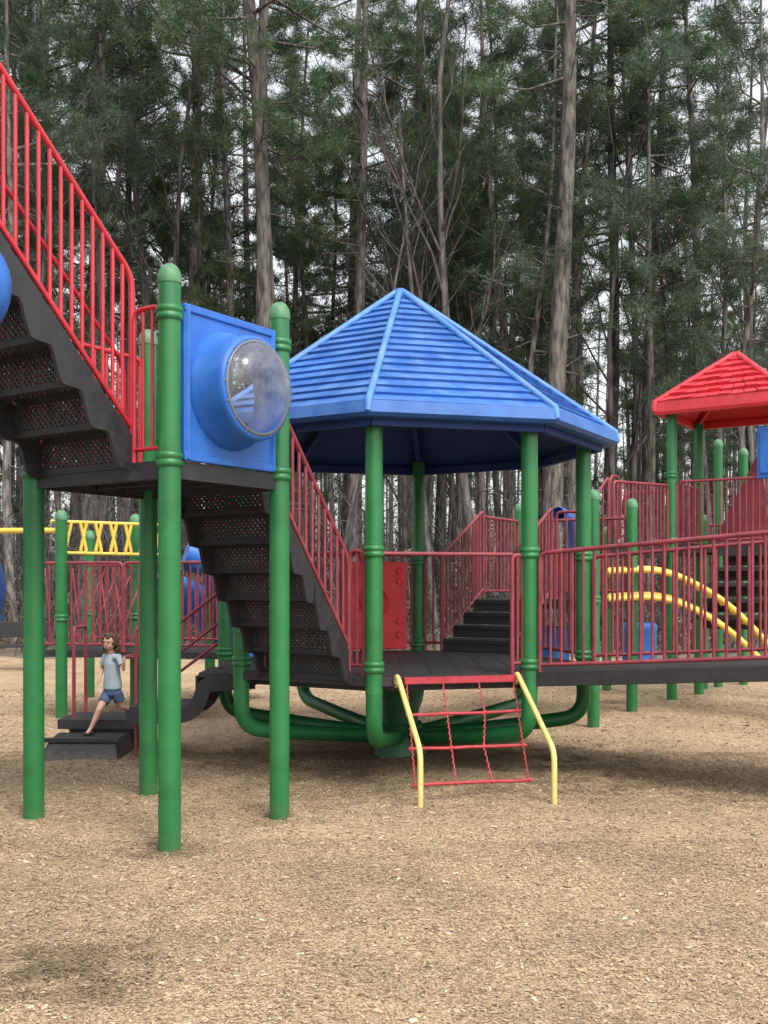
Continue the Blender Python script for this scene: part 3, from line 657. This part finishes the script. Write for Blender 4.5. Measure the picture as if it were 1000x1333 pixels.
# ------------------------------------------------------------------ child
SKIN=paint('skin',(.52,.30,.215),.5,.06,20,fadeamt=0,bump=.02,dirt=0); SHIRT=paint('grey_blue_cotton',(.33,.40,.44),.85,.1,12,fadeamt=.05,bump=.15); DENIM=paint('denim',(.06,.095,.19),.85,.3,30,fadeamt=.2,bump=.2)
HAIR=paint('auburn_hair',(.075,.026,.015),.55,.5,40,fadeamt=.05,bump=.4,bscale=160); SHOE=paint('dark_shoe',(.03,.03,.04),.6,.2,10,fadeamt=.1); EYE=paint('eye_dark',(.03,.02,.016),.3,.1,10,fadeamt=0); LIP=paint('lip',(.45,.17,.15),.5,.1,10,fadeamt=0); WHITE=paint('eye_white',(.5,.48,.46),.4,.05,10,fadeamt=0)
PE=top('person','small child in grey-blue t-shirt and denim shorts holding a handrail','person',(-2.62,9.85,.18))
fb=V((-.5,-.86,0)).normalized()
fw=V((-.33,-.93,-.12)).normalized(); sd=V((.93,-.33,0)).normalized(); hu=sd.cross(fw).normalized()
if hu.z<0: hu=-hu
hd=V((-2.602,9.845,1.052)); HS=1.03
Lsh=V((-2.662,9.90,.912));Rsh=V((-2.518,9.83,.912)); hipL=V((-2.628,9.92,.575)); hipR=V((-2.552,9.88,.575))
neck=V((-2.592,9.87,.955))
kL=V((-2.690,9.78,.415)); aL=V((-2.765,9.77,.24)); kR=V((-2.505,9.92,.43)); aR=V((-2.425,10.07,.37))
eL=V((-2.700,9.93,.80)); wL=V((-2.705,9.85,.70)); eR=V((-2.462,9.80,.800)); wR=V((-2.452,9.775,.875))
def rem(o,vx,sm=3):
    m=o.modifiers.new('r','REMESH'); m.mode='VOXEL'; m.voxel_size=vx; m.use_smooth_shade=True
    s=o.modifiers.new('s','SMOOTH'); s.iterations=sm; s.factor=.5
hrot=Matrix((sd,-fw,hu)).transposed()
def HP(x,y,z): return hd+(sd*x+fw*y+hu*z)*HS
def hb_(x,y,z,r,n,mb): mb.ball(HP(x,y,z),tuple(q*HS for q in r),n,rot=hrot)
b=MB(); hm=(hipL+hipR)/2
b.tube([hm+U3*-.03,hm+U3*.05,V((-2.592,9.89,.73)),V((-2.592,9.88,.87)),neck+U3*-.02],[.066,.074,.066,.062,.036],14)
b.tube([neck-U3*.04,hd-U3*.03],[.030,.029],12)
hb_(0,-.004,.008,(.058,.066,.068),20,b); hb_(0,.020,-.028,(.046,.042,.044),16,b); hb_(0,.036,-.058,(.016,.016,.014),10,b); hb_(0,.046,.020,(.040,.018,.020),12,b)
b.tube([HP(0,.060,.008),HP(0,.070,-.016)],[.005*HS,.0085*HS],8)
for s_ in(-1,1):
    hb_(.057*s_,-.006,-.006,(.008,.012,.017),8,b); hb_(.026*s_,.040,-.026,(.017,.018,.017),8,b)
b.tube([Lsh+V((.03,0,-.01)),Lsh,eL,wL],[.031,.027,.021,.015],10); b.tube([Rsh-V((.03,0,.01)),Rsh,eR,wR],[.031,.027,.021,.015],10)
b.tube([hipL,kL.lerp(hipL,.5)+fb*.005,kL,kL.lerp(aL,.35)-fb*.006,aL],[.050,.041,.029,.029,.018],12)
b.tube([hipR,kR.lerp(hipR,.5)+fb*.005,kR,kR.lerp(aR,.35)-fb*.006,aR],[.050,.041,.029,.029,.018],12)
b.tube([aL,aL+V((-.02,-.05,-.035))],[.018,.016],8); b.tube([aR,aR+V((-.01,-.05,-.04))],[.018,.016],8)
def hand(w,d,side,curl):
    d=V(d).normalized(); side=V(side).normalized(); nn=d.cross(side).normalized()*curl
    b.tube([w,w+d*.016,w+d*.036],[.0125,.016,.0145],8)
    for i,(o_,l) in enumerate(((-.0135,.022),(-.0045,.027),(.0045,.025),(.0135,.018))):
        p=w+d*.034+side*o_; b.tube([p,p+d*l*.5+nn*.005,p+d*l*.72+nn*.016],[.0048,.0046,.004],6)
    p=w+d*.010-side*.012; b.tube([p,p-side*.012+d*.013,p-side*.012+d*.024+nn*.006],[.0058,.0052,.0045],6)
hand(wL,(0.02,-.3,-.95),(.5,-.8,.2),1); hand(wR,(.10,.25,.8),(.75,-.6,.0),-1)
BD=b.obj('body',SKIN,PE); rem(BD,.0038,2)
for s_ in(-1,1):
    b=MB(); hb_(.0225*s_,.0575,.003,(.0080,.005,.0038),10,b); e=b.obj('eye',WHITE,PE)
    b=MB(); hb_(.0225*s_,.0615,.003,(.0045,.0025,.0038),8,b); b.obj('iris',EYE,e)
    b=MB(); b.tube([HP(.013*s_,.0635,.0155),HP(.023*s_,.0625,.018),HP(.033*s_,.055,.0145)],.0016,6); b.obj('eyebrow',HAIR,PE)
b=MB(); b.tube([HP(-.013,.0565,-.038),HP(-.006,.0615,-.0395),HP(.006,.0615,-.0395),HP(.013,.0565,-.038)],[.0012,.003,.003,.0012],8); b.obj('mouth',LIP,PE)
b=MB()
b.tube([hm+U3*.03,hm+U3*.055,V((-2.592,9.89,.73)),V((-2.592,9.88,.86)),neck-U3*.016],[.089,.090,.079,.072,.040],18)
b.tube([Lsh+V((.05,0,.0)),Lsh+V((0,0,-.002)),Lsh.lerp(eL,.66)],[.034,.036,.036],12); b.tube([Rsh-V((.05,0,.0)),Rsh,Rsh.lerp(eR,.66)],[.034,.036,.036],12)
o=b.obj('shirt',SHIRT,PE); rem(o,.006,3)
b=MB(); b.tube([hm-U3*.03,hm+U3*.05],[.079,.083],16)
b.tube([hipL,hipL.lerp(kL,.60)],[.057,.054],14); b.tube([hipR,hipR.lerp(kR,.60)],[.057,.054],14)
o=b.obj('shorts',DENIM,PE); rem(o,.006,2)
b=MB(); q=random.Random(2)
for k in range(150):
    th=q.uniform(0,6.283); ph=math.acos(q.uniform(-.25,1))
    x=.064*math.sin(ph)*math.cos(th); y=.071*math.sin(ph)*math.sin(th); z=.075*math.cos(ph)
    if y>.030 and z<.040: continue
    b.ball(HP(x,y-.004,z+.008),q.uniform(.012,.019)*HS,8)
for k in range(80):
    th=q.uniform(math.pi*.97,math.pi*2.03); z=q.uniform(-.085,.0); r=1.0+.12*q.random()
    b.ball(HP(.064*r*math.cos(th),.060*r*math.sin(th)-.004,z),q.uniform(.010,.018)*HS,8)
o=b.obj('hair',HAIR,PE); rem(o,.006,1)
for a_,dd in((aL,V((-.045,-.06,0))),(aR,V((-.02,-.075,0)))):
    b=MB(); sole=a_.z-.058
    b.tube([vz(a_-dd*.35,sole+.020),vz(a_,sole+.024),vz(a_+dd*.6,sole+.019),vz(a_+dd*1.0,sole+.015)],[.017,.023,.022,.014],12); b.tube([vz(a_,sole+.02),a_+U3*.0],[.022,.021],10)
    o=b.obj('shoe',SHOE,PE)

# ------------------------------------------------------------------ forest
def tufts(C,nper,L,W,rs,up=.35):
    n=len(C)*nper; c=np.repeat(C,nper,0)
    d=rs.normal(0,1,(n,3)); d[:,2]+=up*1.5; d/=np.linalg.norm(d,axis=1)[:,None]
    s=np.cross(d,rs.normal(0,1,(n,3))); s/=np.linalg.norm(s,axis=1)[:,None]+1e-6
    l=rs.uniform(.6,1.15,(n,1))*L; w=W*rs.uniform(.6,1.2,(n,1))
    c=c+d*rs.uniform(0,.25,(n,1))*L
    return np.stack([c-s*w*.5+d*l*.1,c+s*w*.5+d*l*.1,c+d*l],1).reshape(-1,3)
def pine(seed,H,cs,r0,nb,Lmax,dead=10,nper=17,lean=.6,fol=NEEDLE,bk=BARK):
    q=random.Random(seed); rs=np.random.RandomState(seed); b=MB()
    la=q.uniform(0,6.28); bend=q.uniform(.1,lean)
    def tp(z):
        t=z/H; return V((math.cos(la)*bend*t*t*2+.13*math.sin(t*9+seed)-.13*math.sin(seed),math.sin(la)*bend*t*t*2+.13*math.cos(t*7+seed)-.13*math.cos(seed),z))
    def tr(z): return r0*(1.0-.76*(z/H)**1.1)+r0*.35*math.exp(-z/.35)
    zs=[-.3,0,.3,.8]+[H*k/16 for k in range(1,17)]
    b.tube([tp(z) for z in zs],[tr(max(z,0))*q.uniform(.95,1.05) for z in zs],12)
    C=[]
    for k in range(dead):
        z=q.uniform(2.0,cs+4); a=q.uniform(0,6.28); l=q.uniform(.3,2.6); p=tp(z)
        e=V((math.cos(a),math.sin(a),q.uniform(-.35,.55)))
        m_=p+e*l*.5+V((0,0,q.uniform(-.1,.15))); en=p+e*l+V((0,0,q.uniform(-.3,.3)))
        b.tube([p,m_,en],[.022,.013,.005],5,cap=False)
        for w in range(q.randint(0,3)):
            b.tube([m_,m_+V((q.uniform(-.6,.6),q.uniform(-.6,.6),q.uniform(-.3,.5)))],[.009,.003],3,cap=False)
    for k in range(nb):
        t=((k+q.random()*1.6)/nb)**.92; t=min(t,1); z=cs+(H-cs)*t; a=q.uniform(0,6.28); p=tp(z)
        l=Lmax*(1-.72*t)*q.uniform(.35,1.25)*(.5+.5*min(1,t*5)); el=-.12+.7*t+q.uniform(-.3,.4)
        e=V((math.cos(a)*math.cos(el),math.sin(a)*math.cos(el),math.sin(el)))
        mid=p+e*l*.5+V((q.uniform(-.15,.15),q.uniform(-.15,.15),-.10*l)); end=p+e*l+V((q.uniform(-.3,.3),q.uniform(-.3,.3),q.uniform(-.1,.25)*l))
        rb=.014+.013*l
        b.tube([p,mid,end],[rb,rb*.6,.007],5,cap=False)
        ns=int(3+l*2.3)
        for s in range(ns):
            u=.42+.58*(s+q.random())/ns
            bp=p.lerp(mid,u*2) if u<.5 else mid.lerp(end,u*2-1)
            aa=a+q.choice((-1,1))*q.uniform(.3,1.5); sl=q.uniform(.3,1.0)*(.6+.25*l)*.85
            se=bp+V((math.cos(aa),math.sin(aa),q.uniform(-.35,.7)))*sl
            b.tube([bp,se],[.010,.004],3,cap=False)
            nt_=int(3+sl*5)
            for w in range(nt_):
                C.append(bp.lerp(se,.4+.65*(w+q.random())/nt_)+V((q.gauss(0,.10),q.gauss(0,.10),q.gauss(0,.09))))
        C.append(end)
    tm=MB.obj(b,'trunk',[bk],None,mw=Matrix.Identity(4)); tme=tm.data; bpy.data.objects.remove(tm)
    arr=tufts(np.array([tuple(c) for c in C]),nper,.27,.024,rs,.2)
    cme=npmesh('crown',arr,3,[fol])
    return tme,cme
def bare(seed,H,r0,bk=BARK2):
    q=random.Random(seed); T=MB(); Cn=MB()
    def grow(p,d,l,r,lv):
        pts=[p];dd=V(d)
        nseg=5 if lv<2 else 3
        for k in range(nseg):
            dd=(dd+V((q.uniform(-1,1),q.uniform(-1,1),q.uniform(-.1,.8)))*(.11 if lv==0 else .26)).normalized(); pts.append(pts[-1]+dd*l/nseg)
        rs=[r*(1-.65*k/nseg) for k in range(nseg+1)]
        (T if lv<1 else Cn).tube(pts,rs,(9,5,3,3)[lv],cap=False)
        if lv<3:
            for k in range((13,6,4)[lv]):
                t=q.uniform(.28 if lv==0 else .2,1); i=min(nseg-1,int(t*nseg)); bp=pts[i].lerp(pts[i+1],t*nseg-i)
                a=q.uniform(0,6.28); nd=(dd*.8+V((math.cos(a),math.sin(a),q.uniform(-.1,.6)))*.7).normalized()
                grow(bp,nd,l*(.36 if lv==0 else .5)*q.uniform(.5,1.1),rs[i]*.42,lv+1)
    grow(V((0,0,-.3)),V((0,0,1)),H,r0,0)
    t1=T.obj('trunk',[bk],None,mw=Matrix.Identity(4)); c1=Cn.obj('crown',[TWIG],None,mw=Matrix.Identity(4)); a,c=t1.data,c1.data
    bpy.data.objects.remove(t1); bpy.data.objects.remove(c1); return a,c
tall=[pine(1,26,11.5,.25,42,3.9,dead=26),pine(2,24,10,.17,40,3.4,dead=20),pine(3,27,13.5,.26,40,3.8,dead=30),pine(4,23,8.5,.14,42,3.1,dead=18),pine(5,25,11.5,.20,38,3.6,dead=24),pine(6,22,9,.11,38,2.8,dead=18)]
mids=[pine(11,17,6,.11,38,2.7,fol=NEEDLE2),pine(12,14,4.5,.09,36,2.4),pine(13,19,8,.12,40,2.8,fol=NEEDLE2)]
bares=[bare(21,15,.11),bare(22,12,.08),bare(23,18,.13)]
placed=[]
def tree(kind,x,y,sc=1,rz=None,label=None,sz=None,idx=None):
    lst={'t':tall,'m':mids,'b':bares}[kind]; tm,cm=rnd.choice(lst) if idx is None else lst[idx]
    nm,cat,grp={'t':('pine_tree','pine tree','tall pines at the edge of the wood'),'m':('pine_tree','pine tree','younger pines in the wood'),'b':('bare_tree','bare tree','leafless trees in the wood')}[kind]
    lb=label or {'t':'tall straight pine with grey-brown bark and high green crown','m':'slim younger pine with low green branches','b':'leafless slender grey tree with fine twigs'}[kind]
    e=bpy.data.objects.new(nm,None)
    rz=rnd.uniform(0,6.28) if rz is None else rz
    tl_=.014 if kind=='t' else .045
    tilt=Matrix.Rotation(rnd.uniform(-tl_,tl_),4,'X')@Matrix.Rotation(rnd.uniform(-tl_,tl_),4,'Y')
    mw=Matrix.Translation((x,y,-.05))@tilt@Matrix.Rotation(rz,4,'Z')@Matrix.Diagonal((sc,sc,(sz or sc),1))
    place(e,None,mw); e["label"]=lb; e["category"]=cat; e["group"]=grp
    for n,m in(('trunk',tm),('crown',cm)):
        o=bpy.data.objects.new(n,m); col.objects.link(o); o.parent=e
    placed.append((x,y))
H=lambda u,y:(u-500)*y/1350
for (u,y,k,s,ix) in [(330,27,'t',1.05,0),(352,27.6,'t',.95,2),(460,32,'t',1.0,4),(722,27,'t',1.08,2),(745,30,'t',.9,1),(786,31,'t',1.0,4),(545,35,'t',.95,0),(196,33,'t',.9,4),(388,36,'t',.9,1),(655,37,'t',1,None),(905,33,'t',1,None),(940,29,'t',.9,5),(850,36,'t',.95,None),(60,34,'t',1,None),(110,38,'t',1,None),(270,36,'t',1,None),(595,40,'t',1,None),(20,28,'m',1.1,None),(835,28,'m',1.0,2),(885,30,'m',.9,None),(690,29,'m',1.05,0),(500,40,'m',1.2,None),(980,26,'m',1.0,None),(120,30,'m',1.1,None),(240,41,'m',1.2,None),(430,29,'b',1,None),(570,29,'b',1,None),(640,28,'b',1.1,None),(810,30,'b',1,None),(930,27,'b',1.1,None),(90,29,'b',1,None),(990,32,'b',1,None),(520,31,'b',.9,None)]:
    tree(k,H(u,y),y,s,idx=ix)
tries=0
while len(placed)<142 and tries<5000:
    tries+=1
    y=rnd.uniform(30,66)**1.0; x=rnd.uniform(-.47,.47)*y
    if min((x-a)**2+(y-b_)**2 for a,b_ in placed)<.8: continue
    tree(rnd.choices('tmb',(.55,.19,.26))[0],x,y,rnd.uniform(.74,1.15))
b=MB()
for k in range(1600):
    y=24+32*rnd.random()**1.3; x=rnd.uniform(-.5,.5)*y; h=rnd.uniform(.8,5.5)*rnd.random()**.5+.6; l=V((rnd.uniform(-.3,.3),rnd.uniform(-.3,.3),1))
    p=V((x,y,-.1)); m_=p+l*h*.5+V((rnd.uniform(-.2,.2),0,0)); e=p+V((l.x*1.6,l.y*1.6,1))*h
    r=rnd.uniform(.01,.026); b.tube([p,m_,e],[r,r*.7,.005],4,cap=False)
    for j in range(5):
        t=rnd.uniform(.3,1); q=m_.lerp(e,t) if t>.5 else p.lerp(m_,t*2); b.tube([q,q+V((rnd.uniform(-.6,.6),rnd.uniform(-.6,.6),rnd.uniform(.1,.6)))*rnd.uniform(.4,1.4)],[.009,.003],3,cap=False)
o=b.obj('undergrowth',TWIG,None,mw=Matrix.Identity(4)); o["kind"]="stuff"; o["label"]="thin bare brush and saplings under the trees"; o["category"]="undergrowth"
rs=np.random.RandomState(5); n=9000
y=24+34*rs.rand(n)**1.2; x=rs.uniform(-.5,.5,n)*y; z=np.abs(rs.normal(0,1,n))*.8+.03
arr=tufts(np.stack([x,y,z],1),5,.13,.07,rs,.1)
me=npmesh('undergrowth_leaves',arr,3,[DRYLEAF]); o=bpy.data.objects.new('undergrowth_leaves',me); place(o,None,Matrix.Identity(4)); o["kind"]="stuff"; o["label"]="dry brown leaves and low shrubs"; o["category"]="undergrowth"
b=MB()
for k in range(340):
    y=rnd.uniform(66,110); x=rnd.uniform(-.52,.52)*y; h=rnd.uniform(14,24); r=rnd.uniform(.07,.24); dx=rnd.uniform(-.7,.7)
    b.tube([(x,y,-.3),(x+dx*.4,y,h*.5),(x+dx,y,h)],[r,r*.7,r*.25],6,cap=False)
o=b.obj('distant_woods',BARKF,None,mw=Matrix.Identity(4)); o["kind"]="stuff"; o["label"]="distant pine wood trunks, haze greyed into their colour"; o["category"]="wood"
n=15000; nc=700; cl=np.stack([rs.uniform(-58,58,nc),rs.uniform(68,112,nc),3+22*rs.rand(nc)],1)
C_=cl[rs.randint(0,nc,n)]+rs.normal(0,1,(n,3))*np.array([1.9,1.9,1.0]); C_[:,2]=np.abs(C_[:,2])
arr=tufts(C_,8,.5,.085,rs)
n=11000; x=rs.uniform(-58,58,n); y=rs.uniform(62,112,n); z=np.abs(rs.normal(0,1,n))*3.0
arr=np.concatenate([arr,tufts(np.stack([x,y,z],1),5,.8,.20,rs)])
me=npmesh('haze_tinted_foliage',arr,3,[FARN]); o=bpy.data.objects.new('haze_tinted_foliage',me); place(o,None,Matrix.Identity(4)); o["kind"]="stuff"; o["label"]="green foliage of the distant wood, haze mixed into its colour"; o["category"]="wood"

# ------------------------------------------------------------------ light, world, camera
EL=math.radians(52); AZ=math.radians(150)
w=bpy.data.worlds.new("World"); scene.world=w; w.use_nodes=True; t=w.node_tree; bg=t.nodes['Background']
sk=N(t,'ShaderNodeTexSky'); sk.sky_type='NISHITA'; sk.sun_disc=False; sk.sun_elevation=EL; sk.sun_rotation=AZ; sk.air_density=1.5; sk.dust_density=4; sk.ozone_density=1
hs=N(t,'ShaderNodeHueSaturation'); hs.inputs['Saturation'].default_value=.20; hs.inputs['Value'].default_value=2.3
t.links.new(sk.outputs[0],hs.inputs['Color']); t.links.new(hs.outputs[0],bg.inputs['Color']); bg.inputs['Strength'].default_value=.14
sl=bpy.data.lights.new('sun','SUN'); sl.energy=1.4; sl.angle=math.radians(16); sl.color=(1,.96,.89)
so=bpy.data.objects.new('sun',sl); col.objects.link(so)
sdv=V((math.sin(AZ)*math.cos(EL),math.cos(AZ)*math.cos(EL),math.sin(EL)))
so.rotation_euler=sdv.to_track_quat('Z','Y').to_euler(); so.location=(5,-5,12)
cd=bpy.data.cameras.new('camera'); co=bpy.data.objects.new('camera',cd); col.objects.link(co)
co.location=(0,0,1.6); co.rotation_euler=(math.radians(90),0,0)
cd.sensor_fit='VERTICAL'; cd.sensor_height=36; cd.lens=1350/1333*36; cd.shift_y=94.5/1333; cd.clip_end=2000; cd.clip_start=.05
scene.camera=co
scene.view_settings.view_transform='Standard'; scene.view_settings.look='None'; scene.view_settings.exposure=0
